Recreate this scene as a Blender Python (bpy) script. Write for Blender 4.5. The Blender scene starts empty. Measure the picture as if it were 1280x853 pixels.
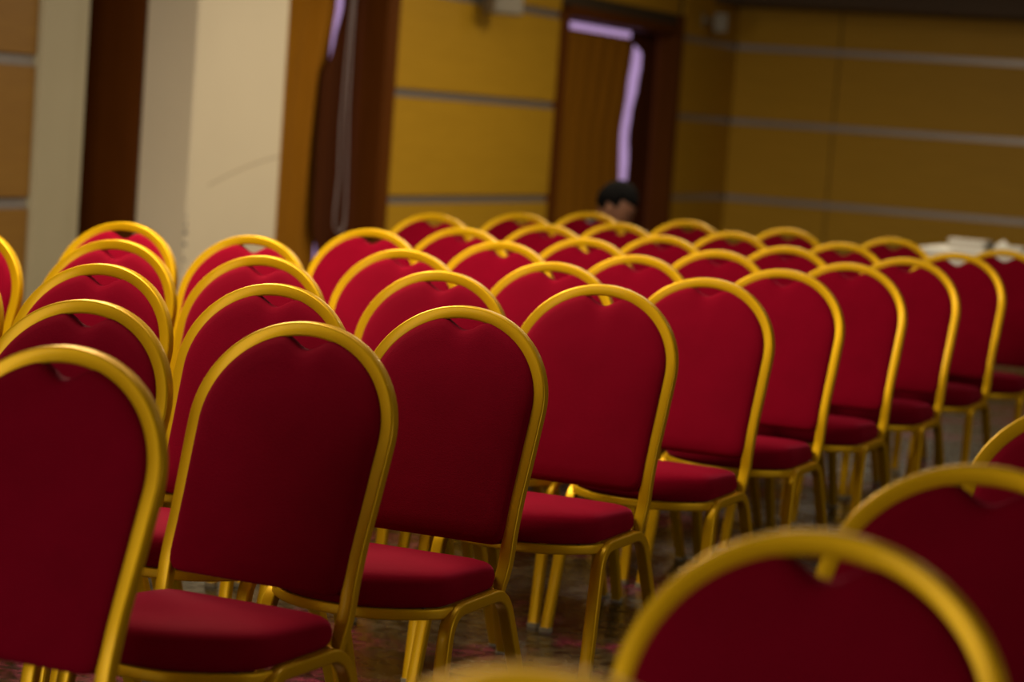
import bpy, bmesh, math, random
from math import sin, cos, pi
from mathutils import Vector, Matrix
random.seed(4)
C = bpy.context.scene.collection
SC = bpy.context.scene

# ------------------------------------------------------------------ camera
PITCH, ROLL, HC = -0.0929, 0.0733, 1.3336
cp, sp, cr, sr = cos(PITCH), sin(PITCH), cos(ROLL), sin(ROLL)
U, V, D = Vector((1, 0, 0)), Vector((0, -sp, cp)), Vector((0, cp, sp))
R_, Up = U*cr + V*sr, V*cr - U*sr
cd = bpy.data.cameras.new('camera'); cam = bpy.data.objects.new('camera', cd); C.objects.link(cam)
cam.matrix_world = Matrix(((R_.x, Up.x, -D.x, 0), (R_.y, Up.y, -D.y, 0), (R_.z, Up.z, -D.z, HC), (0, 0, 0, 1)))
cd.sensor_width = 36; cd.lens = 85.0; cd.clip_start = .05; cd.clip_end = 100
cd.dof.use_dof = True; cd.dof.focus_distance = 4.95; cd.dof.aperture_fstop = 3.0
SC.camera = cam

# ------------------------------------------------------------------ world, exposure
w = bpy.data.worlds.new('world'); SC.world = w; w.use_nodes = True
bg = w.node_tree.nodes['Background']; bg.inputs[0].default_value = (.180, .112, .195, 1); bg.inputs[1].default_value = 1.0
vs = SC.view_settings
vs.view_transform = 'Standard'; vs.look = 'None'; vs.gamma = 1; vs.use_curve_mapping = False; vs.exposure = 1.62

# hall frame: u across the hall (along a row of chairs), v down the hall (row after row)
PSI = 0.3933; OX, OY = -.3693, 4.409
HM = Matrix.Translation((OX, OY, 0)) @ Matrix.Rotation(-PSI, 4, 'Z')
def hall(u, v, z=0): return HM @ Vector((u, v, z))

# ------------------------------------------------------------------ lamps of the hall, added fill lights
def area(name, u, v, z, size, power, col, aim=None, sy=None):
    ld = bpy.data.lights.new(name, 'AREA'); ld.energy = power; ld.color = col; ld.size = size
    if sy: ld.shape = 'RECTANGLE'; ld.size_y = sy
    o = bpy.data.objects.new(name, ld); C.objects.link(o); o.location = hall(u, v, z)
    d = (hall(*aim) - o.location) if aim else Vector((0, 0, -1))
    o.rotation_euler = d.to_track_quat('-Z', 'Y').to_euler()
    return o
WARM = (1, .86, .62); COOL = (.92, .95, 1)
area('window_daylight', 6.6, 1.0, 1.9, 5.0, 24, (1, .93, .80), (-2, 3.5, .6), 1.8)  # added soft fill from the right; the wall there has no window
area('entrance_daylight', -2.2, -6.6, 1.6, 3.6, 50, (1, .93, .82), (-1.6, 4, .9), 2.2)  # added frontal light from behind the camera to brighten the chair fronts
for u, v, e in ((-2.1, 2.0, 52), (-1.9, 7.4, 21), (-2.0, 10.4, 18), (-2.3, 12.6, 6), (-1.4, .6, 30), (1.6, 6.8, 2)):
    area('ceiling_panel_lamp', u, v, 2.93, 1.0, e, WARM)
for u, v, e in ((-2.6, 3.8, 2.5), (-.2, 1.2, 2.5), (.3, 4.6, 2.5), (-1.0, 7.6, 2.5), (-3.2, 8.8, 2.5), (1.9, 2.6, 1.2), (1.2, 8.4, 1.2)):
    area('ceiling_downlight', u, v, 2.94, .09, e, WARM)

# ------------------------------------------------------------------ materials
def mat(name, col, rough=.5, metal=0., noise=None, bump=0., bscale=200., sheen=0., coat=0., spec=.5, sc3=(1, 1, 1)):
    m = bpy.data.materials.new(name); m.use_nodes = True; nt = m.node_tree; N = nt.nodes; Lk = nt.links
    b = N['Principled BSDF']
    b.inputs['Base Color'].default_value = (*col, 1); b.inputs['Roughness'].default_value = rough
    b.inputs['Metallic'].default_value = metal; b.inputs['Specular IOR Level'].default_value = spec
    if sheen: b.inputs['Sheen Weight'].default_value = sheen; b.inputs['Sheen Roughness'].default_value = .35; b.inputs['Sheen Tint'].default_value = (1, .12, .28, 1)
    if coat: b.inputs['Coat Weight'].default_value = coat; b.inputs['Coat Roughness'].default_value = .12
    tc = N.new('ShaderNodeTexCoord'); mp = N.new('ShaderNodeMapping'); Lk.new(tc.outputs['Object'], mp.inputs[0]); mp.inputs['Scale'].default_value = sc3
    if noise:
        sc, amt, col2 = noise
        n = N.new('ShaderNodeTexNoise'); n.inputs['Scale'].default_value = sc; n.inputs['Detail'].default_value = 6; Lk.new(mp.outputs[0], n.inputs['Vector'])
        rmp = N.new('ShaderNodeValToRGB'); rmp.color_ramp.elements[0].position = .5-amt; rmp.color_ramp.elements[1].position = .5+amt
        rmp.color_ramp.elements[0].color = (*col, 1); rmp.color_ramp.elements[1].color = (*col2, 1)
        Lk.new(n.outputs[0], rmp.inputs[0]); Lk.new(rmp.outputs[0], b.inputs['Base Color'])
    if bump:
        n2 = N.new('ShaderNodeTexNoise'); n2.inputs['Scale'].default_value = bscale; n2.inputs['Detail'].default_value = 3; Lk.new(mp.outputs[0], n2.inputs['Vector'])
        bp = N.new('ShaderNodeBump'); bp.inputs['Strength'].default_value = bump; bp.inputs['Distance'].default_value = .002
        Lk.new(n2.outputs[0], bp.inputs['Height']); Lk.new(bp.outputs[0], b.inputs['Normal'])
    return m
M = {}
M['fabric'] = mat('red_velvet', (.168, .0004, .0105), .85, noise=(9, .3, (.135, .0003, .008)), bump=.35, bscale=420, sheen=.10, spec=.03)
M['gold'] = mat('gold_lacquer', (.50, .280, .0015), .38, metal=.36, noise=(14, .35, (.445, .245, .001)), coat=.05)
M['gold'].node_tree.nodes['Principled BSDF'].inputs['Specular Tint'].default_value = (1, .72, .12, 1)
M['cap'] = mat('clear_plastic_glide', (.22, .19, .13), .4)
M['under'] = mat('dark_board', (.02, .016, .012), .8, noise=(20, .3, (.03, .022, .016)))
M['panel'] = mat('maple_veneer', (.52, .285, .018), .5, spec=.2, noise=(3.0, .35, (.45, .245, .014)), sc3=(1, 1, 9), bump=.05, bscale=60)
M['beige'] = mat('aged_beige_plastic', (.26, .22, .16), .55, noise=(8, .3, (.22, .19, .14)))  # dull beige base colour for the wall speakers
M['cream2'] = mat('darker_cream_paint', (.40, .345, .225), .6, noise=(2.5, .4, (.36, .31, .2)), bump=.08, bscale=25)  # cream paint darkened in colour to stand in for light falling off leftwards
M['panel2'] = mat('dark_maple_veneer', (.27, .135, .022), .5, spec=.3, noise=(3.0, .35, (.22, .105, .017)), sc3=(1, 1, 9), bump=.05, bscale=60)  # maple veneer with a darker, browner base colour for the near left panels
M['strip'] = mat('brushed_metal_strip', (.36, .32, .30), .38, metal=.5, noise=(40, .4, (.28, .25, .24)))
M['joint'] = mat('dark_joint', (.05, .03, .012), .8, noise=(20, .3, (.04, .025, .01)))
M['cream'] = mat('cream_paint', (.77, .66, .48), .6, noise=(2.5, .4, (.56, .50, .38)), bump=.08, bscale=25)
M['brown'] = mat('dark_brown_wood', (.125, .034, .0015), .6, spec=.12, noise=(4, .35, (.095, .025, .001)), sc3=(5, 5, .6))
M['curtain'] = mat('tan_curtain', (.34, .135, .006), .9, spec=.1, noise=(5, .3, (.28, .11, .005)), sc3=(3, 3, .5), bump=.2, bscale=120)
M['dcurtain'] = mat('brown_curtain', (.07, .017, .003), .9, spec=.1, noise=(5, .3, (.055, .013, .002)), sc3=(3, 3, .5))
M['cord'] = mat('grey_cord', (.30, .24, .25), .6, noise=(60, .3, (.24, .19, .2)))
M['ceiling'] = mat('ceiling_paint', (.50, .45, .35), .8, noise=(2, .4, (.46, .41, .32)))
M['soffit'] = mat('brown_soffit', (.08, .045, .018), .7, noise=(3, .4, (.065, .036, .015)))
M['white'] = mat('white_plastic', (.55, .52, .47), .45, noise=(8, .3, (.5, .47, .43)))
M['cloth'] = mat('white_tablecloth', (.62, .60, .56), .85, noise=(6, .3, (.56, .54, .50)), bump=.1, bscale=150)
M['black'] = mat('dark_glass', (.012, .012, .01), .2, noise=(10, .3, (.02, .02, .015)))
M['dark'] = mat('dark_grille', (.05, .045, .04), .6, noise=(80, .1, (.02, .02, .02)))
M['skin'] = mat('skin', (.30, .135, .075), .55, noise=(12, .3, (.27, .12, .065)))
M['hair'] = mat('black_hair', (.004, .004, .004), .9, noise=(60, .3, (.006, .005, .005)), bump=.4, bscale=150, spec=.05)
M['shirt'] = mat('dark_shirt', (.02, .022, .03), .85, noise=(20, .3, (.026, .028, .038)))
M['trouser'] = mat('black_trousers', (.012, .012, .014), .85, noise=(20, .3, (.016, .016, .02)))
M['wood'] = mat('stool_wood', (.16, .07, .02), .5, noise=(6, .3, (.12, .05, .015)), sc3=(1, 6, 6))
M['phone'] = mat('phone_body', (.01, .01, .012), .15, noise=(10, .3, (.014, .014, .016)))
# clear glass pane
m = bpy.data.materials.new('window_glass'); m.use_nodes = True; nt = m.node_tree; nt.nodes.clear()
o_ = nt.nodes.new('ShaderNodeOutputMaterial'); mx = nt.nodes.new('ShaderNodeMixShader'); t_ = nt.nodes.new('ShaderNodeBsdfTransparent'); g_ = nt.nodes.new('ShaderNodeBsdfGlossy')
g_.inputs['Roughness'].default_value = .05; mx.inputs[0].default_value = .06; t_.inputs[0].default_value = (.92, .93, .95, 1)
nt.links.new(t_.outputs[0], mx.inputs[1]); nt.links.new(g_.outputs[0], mx.inputs[2]); nt.links.new(mx.outputs[0], o_.inputs[0]); M['glass'] = m
# polished floor: dark speckled stone with dull red patches
m = bpy.data.materials.new('polished_stone_floor'); m.use_nodes = True; nt = m.node_tree; N = nt.nodes; K = nt.links; b = N['Principled BSDF']
tc = N.new('ShaderNodeTexCoord')
def nz(s, det=5):
    n = N.new('ShaderNodeTexNoise'); n.inputs['Scale'].default_value = s; n.inputs['Detail'].default_value = det; K.new(tc.outputs['Object'], n.inputs['Vector']); return n
def ramp(src, p0, p1, c0, c1):
    r = N.new('ShaderNodeValToRGB'); e = r.color_ramp.elements; e[0].position = p0; e[1].position = p1; e[0].color = (*c0, 1); e[1].color = (*c1, 1); K.new(src, r.inputs[0]); return r
base = ramp(nz(26, 8).outputs[0], .38, .66, (.008, .006, .003), (.060, .046, .026))
msk = ramp(nz(2.6, 3).outputs[0], .50, .60, (0, 0, 0), (1, 1, 1)); big = ramp(nz(1.3, 4).outputs[0], .35, .7, (.45, .45, .45), (1.2, 1.15, 1.1))
red = ramp(nz(30, 8).outputs[0], .4, .62, (.012, .004, .004), (.13, .018, .04))
m1 = N.new('ShaderNodeMix'); m1.data_type = 'RGBA'; K.new(msk.outputs[0], m1.inputs[0]); K.new(base.outputs[0], m1.inputs[6]); K.new(red.outputs[0], m1.inputs[7])
m2 = N.new('ShaderNodeMix'); m2.data_type = 'RGBA'; m2.blend_type = 'MULTIPLY'; m2.inputs[0].default_value = 1; K.new(m1.outputs[2], m2.inputs[6]); K.new(big.outputs[0], m2.inputs[7])
K.new(m2.outputs[2], b.inputs['Base Color']); b.inputs['Roughness'].default_value = .24; b.inputs['Specular IOR Level'].default_value = .22
rr = ramp(nz(18, 4).outputs[0], .3, .7, (.18, .18, .18), (.34, .34, .34)); K.new(rr.outputs[0], b.inputs['Roughness'])
M['floor'] = m
# cream paint of the pillar carries a thin curved scuff across its lit face
m = mat('scuffed_cream_paint', (.77, .66, .48), .6, noise=(2.5, .4, (.72, .615, .445)), bump=.08, bscale=25); nt = m.node_tree; N = nt.nodes; K = nt.links; b = N['Principled BSDF']
tc = N.new('ShaderNodeTexCoord'); sx = N.new('ShaderNodeSeparateXYZ'); K.new(tc.outputs['Object'], sx.inputs[0])
def mth(op, a, bb=None, c=None):
    n = N.new('ShaderNodeMath'); n.operation = op
    for i, q in enumerate((a, bb, c)):
        if q is None: continue
        if isinstance(q, (int, float)): n.inputs[i].default_value = q
        else: K.new(q, n.inputs[i])
    return n.outputs[0]
vv = mth('SUBTRACT', sx.outputs[1], 6.98); crv = mth('SUBTRACT', mth('MULTIPLY', vv, .30), mth('MULTIPLY', mth('MULTIPLY', vv, vv), .115))
dz = mth('ABSOLUTE', mth('SUBTRACT', mth('SUBTRACT', sx.outputs[2], .862), crv))
line = mth('MULTIPLY', mth('LESS_THAN', dz, .006), mth('GREATER_THAN', sx.outputs[1], 6.97))
src = b.inputs['Base Color'].links[0].from_socket
mm = N.new('ShaderNodeMix'); mm.data_type = 'RGBA'; K.new(mth('MULTIPLY', line, .55), mm.inputs[0]); K.new(src, mm.inputs[6]); mm.inputs[7].default_value = (.33, .24, .15, 1); K.new(mm.outputs[2], b.inputs['Base Color'])
M['creamscuff'] = m

# ------------------------------------------------------------------ mesh helpers
def obj(name, bm, m, parent=None, smooth=True, bevel=0., angle=40):
    bmesh.ops.recalc_face_normals(bm, faces=bm.faces)
    me = bpy.data.meshes.new(name); bm.to_mesh(me); bm.free(); me.materials.append(m)
    if smooth:
        for p in me.polygons: p.use_smooth = True
    o = bpy.data.objects.new(name, me); C.objects.link(o)
    if parent: o.parent = parent
    if smooth and hasattr(me, 'set_sharp_from_angle'): me.set_sharp_from_angle(angle=math.radians(angle))
    if bevel:
        md = o.modifiers.new('bevel', 'BEVEL'); md.width = bevel; md.segments = 2; md.limit_method = 'ANGLE'
    return o
def box(bm, x0, x1, y0, y1, z0, z1):
    v = [bm.verts.new((x, y, z)) for x in (x0, x1) for y in (y0, y1) for z in (z0, z1)]
    for f in ((0, 1, 3, 2), (4, 6, 7, 5), (0, 4, 5, 1), (2, 3, 7, 6), (0, 2, 6, 4), (1, 5, 7, 3)): bm.faces.new([v[i] for i in f])
def boxes(*bs):
    bm = bmesh.new()
    for b_ in bs: box(bm, *b_)
    return bm
def rsec(w_, h_, r, n=3):
    pts = []
    for cx, cy, a0 in ((w_/2-r, h_/2-r, 0), (-w_/2+r, h_/2-r, 90), (-w_/2+r, -h_/2+r, 180), (w_/2-r, -h_/2+r, 270)):
        for k in range(n+1):
            a = math.radians(a0+90*k/n); pts.append((cx+r*cos(a), cy+r*sin(a)))
    return pts
def sweep(bm, path, sec, ref, close=False, scale=None):
    """sec: list of (a,b): a along N = in-plane normal, b along the reference axis"""
    path = [Vector(p) for p in path]; ref = Vector(ref); n = len(path); rings = []
    for i, p in enumerate(path):
        t = ((path[(i+1) % n] if close else path[min(i+1, n-1)]) - (path[i-1] if close else path[max(i-1, 0)])).normalized()
        B = (ref - t*ref.dot(t)).normalized(); Nn = B.cross(t).normalized(); s = scale(i/(n-1)) if scale else 1
        rings.append([bm.verts.new(p + Nn*a*s + B*b_*s) for a, b_ in sec])
    m_ = len(sec)
    for i in range(n if close else n-1):
        A_, B_ = rings[i], rings[(i+1) % n]
        for j in range(m_): bm.faces.new((A_[j], A_[(j+1) % m_], B_[(j+1) % m_], B_[j]))
    if not close: bm.faces.new(rings[0][::-1]); bm.faces.new(rings[-1])
def lathe(bm, prof, cx=0, cy=0, n=20):
    rings = [[bm.verts.new((cx+r*cos(2*pi*k/n), cy+r*sin(2*pi*k/n), z)) for k in range(n)] for r, z in prof]
    for a, b_ in zip(rings, rings[1:]):
        for k in range(n): bm.faces.new((a[k], a[(k+1) % n], b_[(k+1) % n], b_[k]))
    bm.faces.new(rings[0][::-1]); bm.faces.new(rings[-1])
def rounded(pts, r, n=5):
    """polyline with its inner corners rounded"""
    pts = [Vector(p) for p in pts]; out = [pts[0]]
    for a, b_, c in zip(pts, pts[1:], pts[2:]):
        p, q = b_+(a-b_).normalized()*r, b_+(c-b_).normalized()*r
        for k in range(n+1):
            t = k/n; out.append(p*(1-t)**2 + b_*2*t*(1-t) + q*t*t)
    out.append(pts[-1]); return out
def empty(name, loc, rz=0):
    o = bpy.data.objects.new(name, None); C.objects.link(o); o.location = loc; o.rotation_euler.z = rz; o.empty_display_size = .1; return o
def tag(o, label=None, cat=None, group=None, kind=None):
    for k, v_ in (('label', label), ('category', cat), ('group', group), ('kind', kind)):
        if v_: o[k] = v_
    return o
def in_hall(o): o.location = (OX, OY, 0); o.rotation_euler.z = -PSI; return o
def struct(name, bm, m, label=None, cat=None, **k): return tag(in_hall(obj(name, bm, m, None, **k)), label, cat, kind='structure')

# ------------------------------------------------------------------ room shell
UW, VB, UR, VF, ZC = -4.55, 16.55, 7.2, -7.0, 3.0       # side wall, far wall, right wall, wall behind the camera, ceiling
struct('floor', boxes((UW-.5, UR+.2, VF-.2, VB+.2, -.1, 0)), M['floor'], 'polished dark stone floor with dull red patches under the chairs', 'floor', smooth=False)
struct('ceiling', boxes((UW-.5, UR+.2, VF-.2, VB+.2, ZC, ZC+.1)), M['ceiling'], 'pale ceiling above the hall', 'ceiling', smooth=False)
struct('trim_1', boxes((UW, UR, VB-.75, VB, 2.42, ZC)), M['soffit'], 'dark brown soffit running along the top of the far wall', 'trim', smooth=False)
struct('wall_right', boxes((UR, UR+.2, VF, VB, 0, ZC)), M['panel'], 'plain yellow wall on the right side of the hall', 'wall', smooth=False)
struct('wall_front', boxes((UW-.5, UR+.2, VF-.2, VF, 0, ZC)), M['cream'], 'plain cream wall behind the camera', 'wall', smooth=False)
# windows in the side wall: recess from v0 to v1
WIN = [(7.75, 9.53), (12.49, 14.96)]; ZT = 2.11; REC = .35
segs = [(VF, 6.20, 0, ZC), (6.77, 7.75, 0, ZC), (9.53, 12.49, 0, ZC), (14.96, VB+.2, 0, ZC), (6.20, 6.77, 2.7, ZC), (7.75, 9.53, ZT, ZC), (12.49, 14.96, ZT, ZC)]
wl = struct('wall_left', boxes(*[(UW-.27, UW, a, b_, z0, z1) for a, b_, z0, z1 in segs]), M['joint'], 'left side wall of yellow wood panels with metal strips and curtained windows', 'wall', smooth=False)
STR = (2.075, 1.425, .752); SH = .026
def zbands():
    e = [0.0] + [q for s in sorted(STR) for q in (s-SH, s+SH)] + [ZC]
    return [(e[i], e[i+1]) for i in range(0, len(e), 2)]
def panels_left(v0, v1, cuts):
    e = [v0]+cuts+[v1]
    for a, b_ in zip(e, e[1:]):
        for z0, z1 in zbands():
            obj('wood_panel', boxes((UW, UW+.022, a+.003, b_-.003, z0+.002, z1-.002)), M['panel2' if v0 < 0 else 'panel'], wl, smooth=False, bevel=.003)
    for s in STR:
        # channel strip: a shallow tray set back between the panels
        obj('metal_strip', boxes((UW-.001, UW+.006, v0, v1, s-SH, s+SH), (UW, UW+.016, v0, v1, s-SH, s-SH+.008)), M['strip'], wl, smooth=False)
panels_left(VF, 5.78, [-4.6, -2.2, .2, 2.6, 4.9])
panels_left(9.67, 12.35, [])
panels_left(15.06, VB-.03, [])
for a, b_ in WIN:
    obj('wood_panel', boxes((UW, UW+.022, a+(.03 if a > 8 else .0), b_-.03, ZT+.14, ZC-.002)), M['panel'], wl, smooth=False, bevel=.003)
# cream pilaster strip, brown niche, big cream pillar
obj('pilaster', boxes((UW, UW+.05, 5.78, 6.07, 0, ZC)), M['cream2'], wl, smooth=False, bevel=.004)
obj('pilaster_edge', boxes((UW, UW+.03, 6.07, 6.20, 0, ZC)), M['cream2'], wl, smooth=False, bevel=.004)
obj('niche_lining', boxes((UW-.45, UW-.42, 6.20, 6.77, 0, 2.7), (UW-.42, UW, 6.745, 6.77, 0, 2.7), (UW-.42, UW, 6.20, 6.225, 0, 2.7), (UW-.45, UW, 6.20, 6.77, 2.68, 2.72)), M['brown'], wl, smooth=False)
pb = boxes((UW, -4.245, 6.77, 7.73, 0, ZC))
pl = obj('pillar', pb, M['creamscuff'], wl, smooth=False, bevel=.012); pl['label'] = 'cream square pillar with a thin curved scuff on its side'
bm = bmesh.new()      # chipped paint along the pillar's corner, low down
for z_, s_ in ((.62, .014), (.66, .010), (.56, .012), (.70, .007), (.48, .010)):
    lathe(bm, [(.001, z_-s_), (s_*.8, z_-s_*.4), (s_*.9, z_+s_*.3), (.001, z_+s_)], -4.249, 6.774, 7)
obj('paint_chip', bm, M['strip'], wl)
# far wall
wb = struct('wall_back', boxes((UW-.5, UR+.2, VB, VB+.2, 0, ZC)), M['joint'], 'far wall of yellow wood panels divided by grey metal strips', 'wall', smooth=False)
cu = [UW, -3.60, -1.16, 1.28, 3.72, 6.16, UR]
for a, b_ in zip(cu, cu[1:]):
    for z0, z1 in zbands():
        if z0 > 2.4: continue
        obj('wood_panel', boxes((a+.006, b_-.006, VB-.022, VB, z0+.002, min(z1, 2.5)-.002)), M['panel'], wb, smooth=False, bevel=.003)
for s in STR:
    obj('metal_strip', boxes((UW+.02, UR, VB-.012, VB, s-SH, s+SH), (UW+.02, UR, VB-.018, VB, s-SH, s-SH+.014)), M['strip'], wb, smooth=False)

def curtain(v_edge, v_far, z0, z1, u, m, label, folds, amp, cordv=None):
    """sheet from v_far to the wavy edge v_edge(z)"""
    bm = bmesh.new(); nv, nzz = 60, 26; g = []
    for i in range(nzz+1):
        z = z0+(z1-z0)*i/nzz; ve = v_edge(z); row = []
        for j in range(nv+1):
            t = j/nv; v = v_far+(ve-v_far)*t
            row.append(bm.verts.new((u+amp*sin(t*folds*2*pi+.5*sin(z*2.3))*(.65+.35*sin(z*1.7+t*5)), v, z)))
        g.append(row)
    for i in range(nzz):
        for j in range(nv): bm.faces.new((g[i][j], g[i][j+1], g[i+1][j+1], g[i+1][j]))
    o = in_hall(obj('curtain', bm, m)); md = o.modifiers.new('thickness', 'SOLIDIFY'); md.thickness = .006
    return tag(o, label, 'curtain')
def lerp(z, tab):
    tab = sorted(tab)
    if z <= tab[0][0]: return tab[0][1]
    for (a, x), (b_, y) in zip(tab, tab[1:]):
        if z <= b_:
            t = (z-a)/(b_-a); t = t*t*(3-2*t); return x+(y-x)*t
    return tab[-1][1]
for i, (a, b_) in enumerate(WIN):
    wn = struct('window_%d' % (i+1), boxes((UW-.26, UW+.03, a, a+.03, 0, ZT), (UW-.26, UW+.03, b_-.02, b_, 0, ZT), (UW-.26, UW+.03, a, b_, ZT-.02, ZT)), M['brown'],
                ('near window set in a dark brown timber lined recess beside the pillar', 'far window in a dark brown timber lined recess behind the seated person')[i], 'window', smooth=False, bevel=.004)
    va = a-.0 if i == 0 else a-.14
    cs = [(UW, UW+.035, b_, b_+.10 if i else b_+.14, 0, ZT+.14), (UW, UW+.035, va, b_, ZT, ZT+.05 if i else ZT+.14)]
    if i: cs.append((UW, UW+.035, a-.14, a, 0, ZT+.05))
    obj('casing', boxes(*cs), M['brown'], wn, smooth=False, bevel=.004)
    uf = UW-.245
    obj('sash', boxes((uf-.03, uf, a, a+.07, 0, ZT), (uf-.03, uf, b_-.045, b_, 0, ZT), (uf-.03, uf, a, b_, 0, .25), (uf-.03, uf, a, b_, ZT-.025, ZT)), M['brown'], wn, smooth=False)
    obj('pane', boxes((uf-.02, uf-.014, a+.07, b_-.045, .25, ZT-.025)), M['glass'], wn, smooth=False)
UC = -4.75
E2 = [(0, 14.42), (.81, 14.385), (1.23, 14.34), (1.62, 14.44), (1.90, 14.51), (2.0, 14.53)]
G2 = [(0, 14.36), (.72, 14.37), (.86, 14.43), (1.05, 14.44), (1.235, 14.395), (1.42, 14.44), (1.64, 14.545), (1.90, 14.63), (1.93, 14.50), (2.0, 14.30)]
curtain(lambda z: lerp(z, E2), 12.54, .03, 2.015, UC, M['curtain'], 'tan curtain in the far window, beside the pale streak of daylight', 7, .018)
curtain(lambda z: lerp(z, G2), 14.92, .03, 2.07, UC+.05, M['dcurtain'], 'dark brown curtain at the right edge of the far window', 3, .012)
E1 = [(0, 9.14), (.40, 9.145), (.9, 9.17), (1.46, 9.18), (1.66, 9.23), (1.94, 9.28)]
G1 = [(0, 9.08), (.40, 9.11), (.62, 9.03), (1.0, 9.02), (1.46, 9.03), (1.66, 9.17), (1.94, 9.27)]
curtain(lambda z: lerp(z, E1), 7.80, .03, 2.07, UC, M['curtain'], 'tan curtain with soft folds in the near window, beside the pillar', 5, .035)
curtain(lambda z: lerp(z, G1), 9.49, .03, 2.06, UC+.05, M['dcurtain'], 'dark brown curtain at the right edge of the near window', 3, .012)
for i, (a, b_) in enumerate(WIN):
    bm = bmesh.new(); sweep(bm, [(UC, a+.02, 2.075), (UC, b_-.02, 2.075)], rsec(.016, .016, .007), (1, 0, 0))
    o = in_hall(obj('curtain_rod', bm, M['brown'])); tag(o, ('thin dark rod holding the curtains of the near window', 'thin dark rod holding the curtains of the far window')[i], 'rod')
# pull cord of the near window: a long loop
p = [(UC+.10, 9.27, 2.06), (UC+.10, 9.235, 1.6), (UC+.10, 9.215, 1.2), (UC+.10, 9.235, .9), (UC+.10, 9.215, .68)]
for k in range(9):
    an = pi*k/8; p.append((UC+.10, 9.285-.07*cos(an), .62-.075*sin(an)))
p += [(UC+.10, 9.355, .68), (UC+.10, 9.34, .9), (UC+.10, 9.30, 1.3), (UC+.10, 9.29, 1.7), (UC+.10, 9.295, 2.06)]
bm = bmesh.new(); sweep(bm, p, rsec(.014, .014, .006), (1, 0, 0)); o = in_hall(obj('pull_cord', bm, M['cord']))
tag(o, 'grey looped pull cord hanging in front of the near window curtains', 'cord')

# wall speakers
def wall_speaker(v, z, s, label, yaw):
    t = empty('wall_speaker', hall(UW+.02, v, z), -PSI)
    obj('mounting_plate', boxes((0, .015, -.05*s, .05*s, -.10*s, .10*s)), M['beige'], t, smooth=False, bevel=.004)
    bm = bmesh.new(); sweep(bm, [(.01, 0, 0), (.10, yaw*.02, -.01)], rsec(.03, .03, .008), (0, 0, 1)); obj('bracket', bm, M['beige'], t)
    rot = Matrix.Translation((.17, yaw*.04, -.02)) @ Matrix.Rotation(yaw, 4, 'Z')
    bm = boxes((-.08*s, .08*s, -.11*s, .11*s, -.15*s, .15*s)); bmesh.ops.transform(bm, matrix=rot, verts=bm.verts); cb = obj('cabinet', bm, M['beige'], t, smooth=False, bevel=.015)
    bm = boxes((.08*s, .088*s, -.095*s, .095*s, -.135*s, .135*s)); bmesh.ops.transform(bm, matrix=rot, verts=bm.verts); obj('grille', bm, M['beige'], cb, smooth=False, bevel=.003)
    return tag(t, label, 'speaker', 'white speakers on the left wall')
wall_speaker(10.93, 2.16, 1.0, 'white wall speaker on the panelled wall left of the far window', -.7)
wall_speaker(15.55, 2.25, .55, 'small white wall speaker high up near the far corner', -1.2)

# ------------------------------------------------------------------ banquet chair
def lin(x, tab):
    for (a, p_), (b_, q) in zip(tab, tab[1:]):
        if x <= b_: return p_+(q-p_)*max(0, (x-a))/(b_-a)
    return tab[-1][1]
YP = [(.0, -.176), (.385, -.176), (.40, -.168), (.43, -.153), (.46, -.150), (.50, -.141), (.55, -.124), (.62, -.100), (.70, -.074), (.78, -.047), (.93, 0)]
TW = .012
def frame_path(off=0.):
    """centre line of the back frame (off moves it inward)"""
    pts = []
    for z in (.378, .392, .410, .43, .45, .475, .50, .53, .56, .60, .64, .68, .71):
        pts.append((lin(z, [(0, .186), (.40, .188), (.45, .190), (.56, .190), (.64, .194), (.73, .198)]), z))
    for k in range(37):
        a = pi*k/36; pts.append(((.198)*cos(a), .74+.178*sin(a)))
    left = [(-x, z) for x, z in pts[:13]][::-1]
    return pts+left
def yy(z):
    s = 0   # smoothed recline
    for d in (-.02, -.01, 0, .01, .02): s += lin(z+d, YP)
    return s/5
fp = [(x, yy(z), z) for x, z in frame_path()]
def shell(bm, ring, centre, prof, ysign=1):
    """domed sheet: ring of 2D points, prof list of (fraction of radius, height offset)"""
    rows = []
    for fr, h in prof:
        rows.append([bm.verts.new(Vector(centre(p_, fr, h))) for p_ in ring])
    n = len(ring)
    for a, b_ in zip(rows, rows[1:]):
        for k in range(n): bm.faces.new((a[k], a[(k+1) % n], b_[(k+1) % n], b_[k]))
    return rows
def back_pad():
    ring = []
    zb = .466
    top = []
    for k in range(61):
        a = pi*k/60; x = .189*cos(a); z = .74+.169*sin(a)
        if abs(x) < .058 and z > .8: z -= .028*(.5+.5*cos(pi*x/.058))
        top.append((x, z))
    side = [(lin(z, [(0, .183), (.56, .183), (.64, .186), (.74, .189)]), z) for z in (.50, .54, .60, .66, .70)]
    corner = [(.155, zb), (.172, zb+.004), (.181, zb+.016)]
    bot = [(x, zb) for x in (-.10, -.05, 0, .05, .10)]
    ring = bot+corner+side+top+[(-x, z) for x, z in side[::-1]]+[(-x, z) for x, z in corner[::-1]]
    c0 = (0, .69)
    def cen(sgn):
        def f(p_, fr, h):
            x = c0[0]+(p_[0]-c0[0])*fr; z = c0[1]+(p_[1]-c0[1])*fr
            return (x, yy(z)+sgn*h, z)
        return f
    bm = bmesh.new()
    fr_ = [(1, .002), (.996, .009), (.985, .015), (.965, .019), (.92, .0225), (.8, .025), (.5, .027), (.2, .0275)]
    f = shell(bm, ring, cen(-1), fr_)
    b_ = shell(bm, ring, cen(1), [(1, .006), (.98, .012), (.9, .015), (.5, .016)])
    bm.faces.new(f[-1]); bm.faces.new(b_[-1])
    n = len(ring)
    for k in range(n): bm.faces.new((f[0][k], f[0][(k+1) % n], b_[0][(k+1) % n], b_[0][k]))
    return bm
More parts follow.
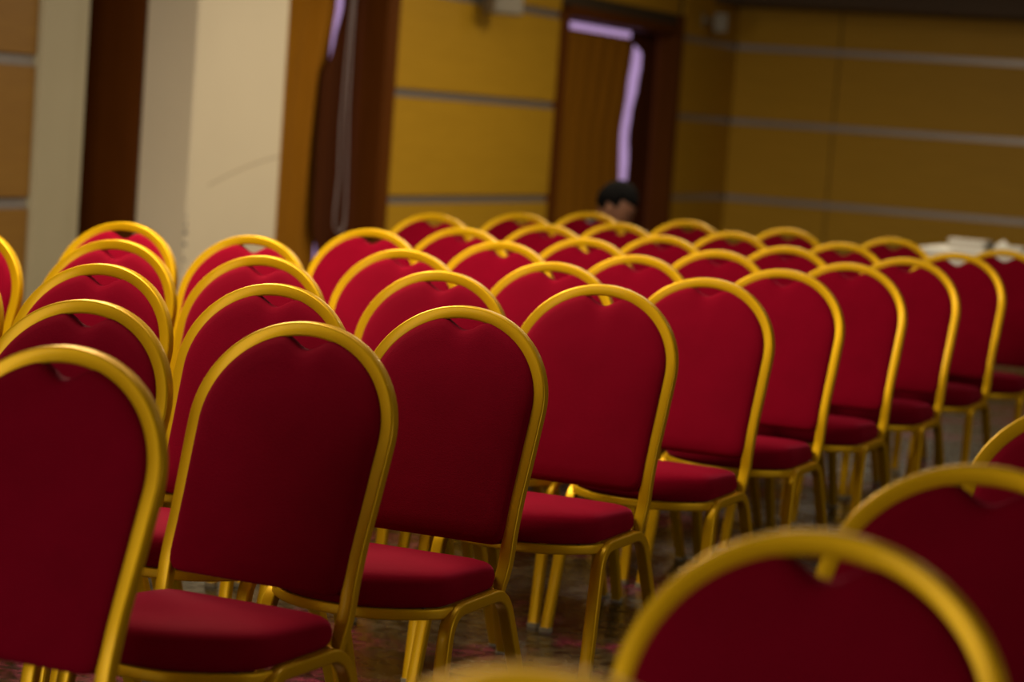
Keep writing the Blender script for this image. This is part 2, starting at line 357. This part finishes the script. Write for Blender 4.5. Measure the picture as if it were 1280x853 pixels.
def seat_pad():
    ring = []
    def fr_edge(x): return -.548+.105*(abs(x)/.185)**2.6
    xs = [-.18+.36*k/24 for k in range(25)]
    ring += [(x, fr_edge(x)) for x in xs]
    ring += [(.187, -.435), (.189, -.41), (.189, -.36), (.188, -.30), (.187, -.24), (.184, -.20), (.176, -.178), (.160, -.168)]
    ring += [(x, -.166) for x in (.1, .05, 0, -.05, -.1)]
    ring += [(-x, y) for x, y in ((.160, -.168), (.176, -.178), (.184, -.20), (.187, -.24), (.188, -.30), (.189, -.36), (.189, -.41), (.187, -.435))]
    c0 = (0, -.34); bm = bmesh.new()
    def f(p_, fr, h):
        y = c0[1]+(p_[1]-c0[1])*fr; return (c0[0]+(p_[0]-c0[0])*fr, y, h-(y+.36)*.05*max(0, h-.388)/.06)
    rows = shell(bm, ring, f, [(.5, .386), (.95, .386), (.975, .388), (.995, .394), (1.005, .404), (1.003, .416), (.99, .428), (.965, .438), (.92, .445), (.84, .450), (.70, .454), (.45, .457), (.2, .458)])
    bm.faces.new(rows[0][::-1]); bm.faces.new(rows[-1])
    return bm
def arch(sx):
    pts = rounded([(sx*.206, -.505, .004), (sx*.193, -.425, .376), (sx*.191, -.165, .376), (sx*.206, .012, .004)], .055, 7)
    bm = bmesh.new(); sweep(bm, pts, rsec(.024, .028, .005), (1, 0, 0)); return bm
def make_chair():
    t = empty('banquet_chair', (0, 0, 0))
    bm = bmesh.new(); sweep(bm, fp, rsec(.0265, .024, .0042, 4), (0, 1, 0), scale=lambda s: 1-.25*max(0, 1-min(s, 1-s)/.035)); obj('back_frame', bm, M['gold'], t)
    obj('backrest', back_pad(), M['fabric'], t, angle=60)
    obj('seat', seat_pad(), M['fabric'], t, angle=60)
    rail = [(.186*sx_, -.40, .374) for sx_ in (1,)]
    pts = [(.187, -.405, .374)]
    for k in range(21):
        x = .178-.356*k/20; pts.append((x, -.535+.105*(abs(x)/.185)**2.6, .374))
    pts.append((-.187, -.405, .374))
    bm = bmesh.new(); sweep(bm, pts, rsec(.014, .022, .004), (0, 0, 1))
    obj('seat_rail', bm, M['gold'], t)
    bm = bmesh.new(); sweep(bm, [(-.185, -.18, .374), (.185, -.18, .374)], rsec(.016, .02, .004), (0, 0, 1)); obj('rear_rail', bm, M['gold'], t)
    obj('seat_board', boxes((-.160, .160, -.47, -.19, .378, .387)), M['under'], t, smooth=False)
    for sx in (1, -1):
        a = obj('leg_frame', arch(sx), M['gold'], t)
        for y0 in (-.505, .012):
            bm = bmesh.new(); s = rsec(.027, .031, .006)
            sweep(bm, [(sx*.206, y0, 0.0), (sx*.206, y0, .012)], s, (1, 0, 0)); obj('foot_cap', bm, M['cap'], a)
    return t
proto = make_chair()
def copy_tree(o, parent=None):
    c = o.copy(); C.objects.link(c); c.parent = parent
    for ch in list(o.children): copy_tree(ch, c)
    return c
CH = {(0, 0): (-.672, 3.7067, .4255), (1, -1): (-.7906, 4.5336, .394), (1, 0): (-.364, 4.41, .43), (2, -2): (-.929, 5.4839, .3948), (2, -1): (-.5124, 5.2667, .3932),
 (2, 0): (-.0929, 5.039, .4048), (3, -3): (-1.0511, 6.382, .3933), (3, -2): (-.6391, 6.1718, .3932), (3, -1): (-.1801, 6.085, .3933), (3, 0): (.221, 5.84, .4035),
 (4, -4): (-1.1749, 7.2454, .3933), (4, -3): (-.7645, 7.0295, .3932), (4, -2): (-.314, 6.9048, .3933), (4, -1): (.1143, 6.8119, .3933), (4, 0): (.5312, 6.6019, .4038),
 (5, -3): (-.4756, 7.9204, .3933), (5, -2): (-.0441, 7.7223, .3933), (5, -1): (.3778, 7.5061, .3933), (5, 0): (.8123, 7.3103, .4011), (6, -3): (-.187, 8.460, .3932),
 (6, -2): (.2398, 8.35, .3933), (6, -1): (.6848, 8.1872, .3933), (6, 0): (1.103, 7.9826, .3959), (7, -4): (-.3311, 9.4408, .3933), (7, -3): (.1096, 9.1984, .3932),
 (7, -2): (.5408, 8.9809, .3932), (7, -1): (.9902, 8.8638, .3933), (7, 0): (1.3966, 8.6464, .4057), (8, -4): (.0081, 10.0827, .3932), (8, -3): (.409, 9.823, .3932),
 (8, -2): (.8658, 9.7776, .3933), (8, -1): (1.2761, 9.505, .3932), (8, 0): (1.6976, 9.3536, .4079), (9, -4): (.3125, 10.7486, .3932), (9, -3): (.7392, 10.6284, .3933),
 (9, -2): (1.170, 10.543, .3933), (9, -1): (1.602, 10.358, .3933), (9, 0): (2.002, 9.9728, .3932), (3, -4): (-1.4857, 6.5426, .3933), (2, -3): (-1.3459, 5.6547, .3933)}
DR = [(.0554, 1.7538, .3932), (.3482, 2.4742, .3963), (.6327, 3.0907, .3824), (.9856, 3.9973, .394)]
ORD = ['first', 'second', 'third', 'fourth', 'fifth', 'sixth', 'seventh', 'eighth', 'ninth', 'last']
SEAT = ['aisle seat', 'second seat from the aisle', 'third seat from the aisle', 'fourth seat from the aisle', 'fifth seat from the aisle']
LB = {(0, 0): 'nearest red chair of the left block, its gold arch cut by the left edge',
      (1, 0): 'large red gold-rimmed chair left of centre, aisle seat of the second row',
      (2, 0): 'sharply focused red gold-rimmed chair at centre, aisle seat of the third row',
      (4, -3): 'red gold-rimmed chair with the cream pillar showing through its handle hole, fifth row',
      (4, -4): 'red gold-rimmed chair directly in front of the dark brown niche, fifth row',
      (3, -4): 'red chair at the left edge, only its gold right side showing, fourth row',
      (2, -3): 'red chair at the left edge, a sliver of gold rim low down, third row',
      (9, -4): 'red gold-rimmed chair just left of the seated person, last row',
      (9, 0): 'red gold-rimmed chair before the white table, last row beside the aisle'}
first = True
for (r, c), (x, y, yaw) in CH.items():
    o = proto if first else copy_tree(proto); first = False
    o.location = (x, y, 0); o.rotation_euler.z = -yaw
    if (r, c) == (3, 0): o.scale = (1.013, 1.013, 1.013)
    tag(o, LB.get((r, c), 'red gold-rimmed chair, %s, %s row of left block' % (SEAT[-c], ORD[r])), 'chair', 'banquet chairs in the block left of the aisle')
DL = ['closest red chair, only the blurred gold top of its arch at the bottom edge', 'big blurred red chair with gold arch at the bottom right corner',
      'blurred red gold-rimmed chair behind the biggest one, at the right edge', 'red gold-rimmed chair cut by the right edge, farthest back of the right block']
for (x, y, yaw), lb in zip(DR, DL):
    o = copy_tree(proto); o.location = (x, y, 0); o.rotation_euler.z = -yaw
    tag(o, lb, 'chair', 'banquet chairs in the block right of the aisle')

# ------------------------------------------------------------------ white table behind the last row
TU0, TU1, TV0, TV1, TZ = -1.21, .65, 9.88, 10.5, .745
t = empty('banquet_table', hall((TU0+TU1)/2, (TV0+TV1)/2), -PSI); hw, hd = (TU1-TU0)/2-.01, (TV1-TV0)/2-.01
obj('tabletop', boxes((-hw, hw, -hd, hd, TZ-.03, TZ-.004)), M['wood'], t, smooth=False, bevel=.004)
for sx in (-1, 1):
    for sy_ in (-1, 1):
        bm = bmesh.new(); lathe(bm, [(.015, 0), (.016, TZ-.03)], sx*(hw-.1), sy_*(hd-.08), 12); obj('leg', bm, M['strip'], t)
tag(t, 'folding banquet table hidden under the white cloth at the far right', 'table')
bm = bmesh.new(); per = []
n = 160
def rect(s):
    L_ = [2*hw, 2*hd, 2*hw, 2*hd]; s *= sum(L_)
    if s < L_[0]: return (-hw+s, -hd, 0, -1)
    s -= L_[0]
    if s < L_[1]: return (hw, -hd+s, 1, 0)
    s -= L_[1]
    if s < L_[2]: return (hw-s, hd, 0, 1)
    s -= L_[2]
    return (-hw, hd-s, -1, 0)
rows = []
for zi, (z, o_, w_) in enumerate([(TZ+.002, .0, 0), (TZ-.004, .010, 0), (TZ-.05, .014, .004), (.64, .018, .008), (.57, .024, .014), (.50, .028, .02)]):
    rows.append([])
    for k in range(n):
        x, y, nx, ny = rect(k/n); d = o_+w_*sin(k*.9+.3*zi); rows[-1].append(bm.verts.new((x+nx*d, y+ny*d, z)))
for a, b_ in zip(rows, rows[1:]):
    for k in range(n): bm.faces.new((a[k], a[(k+1) % n], b_[(k+1) % n], b_[k]))
bm.faces.new(rows[0])
o = obj('tablecloth', bm, M['cloth']); o.location = t.location; o.rotation_euler.z = -PSI; md = o.modifiers.new('thickness', 'SOLIDIFY'); md.thickness = .003; md.offset = 1
tag(o, 'white cloth over the table at the far right, hanging a short way down', 'tablecloth')
def on_table(name, u, v, bm, m, label, cat, rz=0, **k):
    o = obj(name, bm, m, **k); o.location = hall(u, v, TZ+.006); o.rotation_euler.z = -PSI+rz; return tag(o, label, cat)
t2 = empty('serving_box', hall(-.955, 10.08, TZ+.008), -PSI)
obj('body', boxes((-.105, .105, -.08, .08, 0, .045)), M['white'], t2, smooth=False, bevel=.006); obj('lid', boxes((-.11, .11, -.085, .085, .045, .056)), M['white'], t2, smooth=False, bevel=.004)
tag(t2, 'low white lidded box on the white table, left of the dark bottle', 'box')
bm = bmesh.new(); lathe(bm, [(.016, 0), (.018, .004), (.018, .03), (.009, .044), (.008, .055)], n=16)
bo = on_table('small_bottle', -.815, 10.05, bm, M['black'], 'tiny dark bottle on the white table between the box and the napkins', 'bottle')
bm = bmesh.new(); lathe(bm, [(.009, .055), (.010, .056), (.010, .063), (.009, .064)], n=12); obj('cap', bm, M['dark'], bo)
bm = bmesh.new()
for k in range(5): box(bm, -.085+.002*k, .085-.002*k, -.06, .06, .008*k, .008*k+.007)
np_ = on_table('folded_napkins', -.715, 10.08, bm, M['cloth'], 'pale folded napkins heaped to a point on the white table', 'napkins', smooth=False)
bm = bmesh.new(); lathe(bm, [(.045, .039), (.03, .048), (.012, .062), (.003, .072)], -.04, 0, 10); obj('fold', bm, M['cloth'], np_)
bm = bmesh.new(); lathe(bm, [(.03, 0), (.045, .012), (.062, .05), (.06, .05), (.04, .014), (.001, .010)], n=24)
on_table('white_bowl', -.50, 10.08, bm, M['white'], 'white bowl on the table at the right edge of the picture', 'bowl')

# ------------------------------------------------------------------ seated person, bent forward
PX, PY = .385, 12.02
def skin(name, verts, edges, radii, m, parent, root=0, sub=2):
    me = bpy.data.meshes.new(name); me.from_pydata(verts, edges, []); me.materials.append(m); o = bpy.data.objects.new(name, me); C.objects.link(o)
    if parent: o.parent = parent
    o.modifiers.new('skin', 'SKIN'); sv = me.skin_vertices[0].data
    for i, r in enumerate(radii): sv[i].radius = (r, r) if not isinstance(r, tuple) else r; sv[i].use_root = (i == root)
    s = o.modifiers.new('sub', 'SUBSURF'); s.levels = sub; s.render_levels = sub
    o.modifiers['skin'].use_smooth_shade = True
    return o
# local frame: x forward (image right), y left of the person (away from the camera), z up
pe = empty('person', (PX, PY, 0), math.radians(-18))
tag(pe, 'black-haired person seated behind the last row, head bowed, before the far window', 'person')
pv = [(-.22, 0, .50), (-.20, 0, .60), (-.14, 0, .70), (-.07, 0, .775), (-.01, 0, .81), (.02, 0, .845),          # spine, neck
      (-.04, .15, .765), (.06, .20, .60), (.26, .13, .545), (.33, .10, .55),                                  # left arm
      (-.04, -.15, .765), (.06, -.20, .60), (.26, -.13, .545), (.33, -.10, .55),
      (-.20, .09, .49), (.22, .12, .50), (.20, .12, .08), (.30, .13, .045),
      (-.20, -.09, .49), (.22, -.12, .50), (.20, -.12, .08), (.30, -.13, .045)]
ped = [(0, 1), (1, 2), (2, 3), (3, 4), (4, 5), (3, 6), (6, 7), (7, 8), (8, 9), (3, 10), (10, 11), (11, 12), (12, 13), (0, 14), (14, 15), (15, 16), (16, 17), (0, 18), (18, 19), (19, 20), (20, 21)]
pr = [(.12, .14), (.11, .13), (.11, .14), (.10, .12), .06, .052, .062, .045, .032, .026, .062, .045, .032, .026, .09, .062, .042, .036, .09, .062, .042, .036]
skin('body', pv, ped, pr, M['shirt'], pe)
for s in (1, -1):
    skin('trouser_leg', [(-.20, s*.09, .485), (.0, s*.105, .495), (.22, s*.12, .50), (.215, s*.12, .30), (.20, s*.12, .09)], [(0, 1), (1, 2), (2, 3), (3, 4)], [.10, .088, .070, .058, .050], M['trouser'], pe)
    # hand: palm and five fingers round the phone
    hv = [(.33, s*.10, .55), (.37, s*.085, .555), (.405, s*.07, .56)]; he = [(0, 1), (1, 2)]; hr = [.024, .032, .028]
    for k, (ln, sp_) in enumerate(((.030, .026), (.034, .009), (.032, -.009), (.026, -.026))):
        i = len(hv); bx, bz = .41, .556+sp_*.8
        hv += [(bx, s*.065, bz), (bx+ln*.8, s*.045, bz+.004), (bx+ln*.8, s*.022, bz+.006)]; he += [(2, i), (i, i+1), (i+1, i+2)]; hr += [.0095, .0085, .0075]
    i = len(hv); hv += [(.385, s*.055, .585), (.405, s*.035, .592)]; he += [(1, i), (i, i+1)]; hr += [.011, .009]
    skin('hand', hv, he, hr, M['skin'], pe)
    bm = bmesh.new()
    bmesh.ops.create_uvsphere(bm, u_segments=16, v_segments=10, radius=1)
    for v_ in bm.verts:
        v_.co = Vector((.29+v_.co.x*.135, s*.13+v_.co.y*.045, max(.0, .045+v_.co.z*.048)))
    obj('shoe', bm, M['phone'], pe)
# head: shaped sphere with brow, nose, mouth, chin; looks forward and down
def head_mesh(hair=False):
    bm = bmesh.new(); bmesh.ops.create_uvsphere(bm, u_segments=32, v_segments=24, radius=1)
    for v_ in bm.verts:
        x, y, z = v_.co
        X, Y, Z = x*.095, y*.074, z*.115
        if z < 0: X += .012*(-z); Y *= 1-.30*(-z)**1.3; X = X*(1-.12*(-z)) if x < 0 else X
        if x > .5: X = min(X, .088+.004*z)
        if not hair:
            f = max(0, x)
            X += .024*f*math.exp(-((y/.14)**2)-((z+.16)/.15)**2)          # nose
            X += .010*f*math.exp(-((y/.5)**2)-((z-.16)/.07)**2)            # brow
            X -= .010*f*math.exp(-(((abs(y)-.38)/.16)**2)-((z-.02)/.09)**2)  # eye sockets
            X += .008*f*math.exp(-((y/.3)**2)-((z+.48)/.05)**2)            # lips
            X -= .006*f*math.exp(-((y/.3)**2)-((z+.53)/.02)**2)
            X += .010*f*math.exp(-((y/.3)**2)-((z+.85)/.14)**2)            # chin
        v_.co = Vector((X, Y, Z))
    return bm
HR = Matrix.Translation((.085, 0, .925)) @ Matrix.Rotation(math.radians(30), 4, 'Y') @ Matrix.Rotation(math.radians(6), 4, 'Z')
bm = head_mesh(); bmesh.ops.transform(bm, matrix=HR, verts=bm.verts); hd_ = obj('head', bm, M['skin'], pe, angle=180)
bm = head_mesh(True)
for v_ in list(bm.verts):
    x, y, z = v_.co.x/.095, v_.co.y/.074, v_.co.z/.115
    v_.co = v_.co*1.10+Vector((-.005, 0, .006)) + Vector((random.uniform(-1, 1), random.uniform(-1, 1), random.uniform(-1, 1)))*.0025
kill = [v_ for v_ in bm.verts if (v_.co.z/.12 < (.42 if v_.co.x > .02 else -.42 if v_.co.x < -.03 else -.05))]
bmesh.ops.delete(bm, geom=kill, context='VERTS')
bmesh.ops.transform(bm, matrix=HR, verts=bm.verts); o = obj('hair', bm, M['hair'], hd_, angle=180); md = o.modifiers.new('thickness', 'SOLIDIFY'); md.thickness = .008; md.offset = -1
for s in (1, -1):
    bm = bmesh.new(); bmesh.ops.create_uvsphere(bm, u_segments=12, v_segments=8, radius=1)
    for v_ in bm.verts: v_.co = Vector((-.005+v_.co.x*.018, s*(.074+v_.co.y*s*.008), -.005+v_.co.z*.032))
    bmesh.ops.transform(bm, matrix=HR, verts=bm.verts); obj('ear', bm, M['skin'], hd_)
    bm = bmesh.new(); bmesh.ops.create_uvsphere(bm, u_segments=12, v_segments=8, radius=.011)
    for v_ in bm.verts: v_.co += Vector((.078, s*.030, .004))
    bmesh.ops.transform(bm, matrix=HR, verts=bm.verts); obj('eye', bm, M['black'], hd_)
st = empty('stool', (PX-.20, PY+.06, 0), math.radians(-18))
bm = bmesh.new(); lathe(bm, [(.15, .375), (.165, .38), (.165, .395), (.155, .402)], n=28); obj('seat', bm, M['wood'], st)
for k in range(4):
    a = pi/4+k*pi/2; bm = bmesh.new(); sweep(bm, [(.15*cos(a), .15*sin(a), 0), (.11*cos(a), .11*sin(a), .378)], rsec(.028, .028, .006), (0, 0, 1)); obj('leg', bm, M['wood'], st)
tag(st, 'plain low wooden stool the bowed person sits on', 'stool')
ph = obj('phone', boxes((.43, .438, -.036, .036, .53, .61)), M['phone'], None, smooth=False, bevel=.003); ph.location = (PX, PY, 0); ph.rotation_euler.z = math.radians(-18)
tag(ph, 'dark phone held in both hands of the seated person', 'phone')
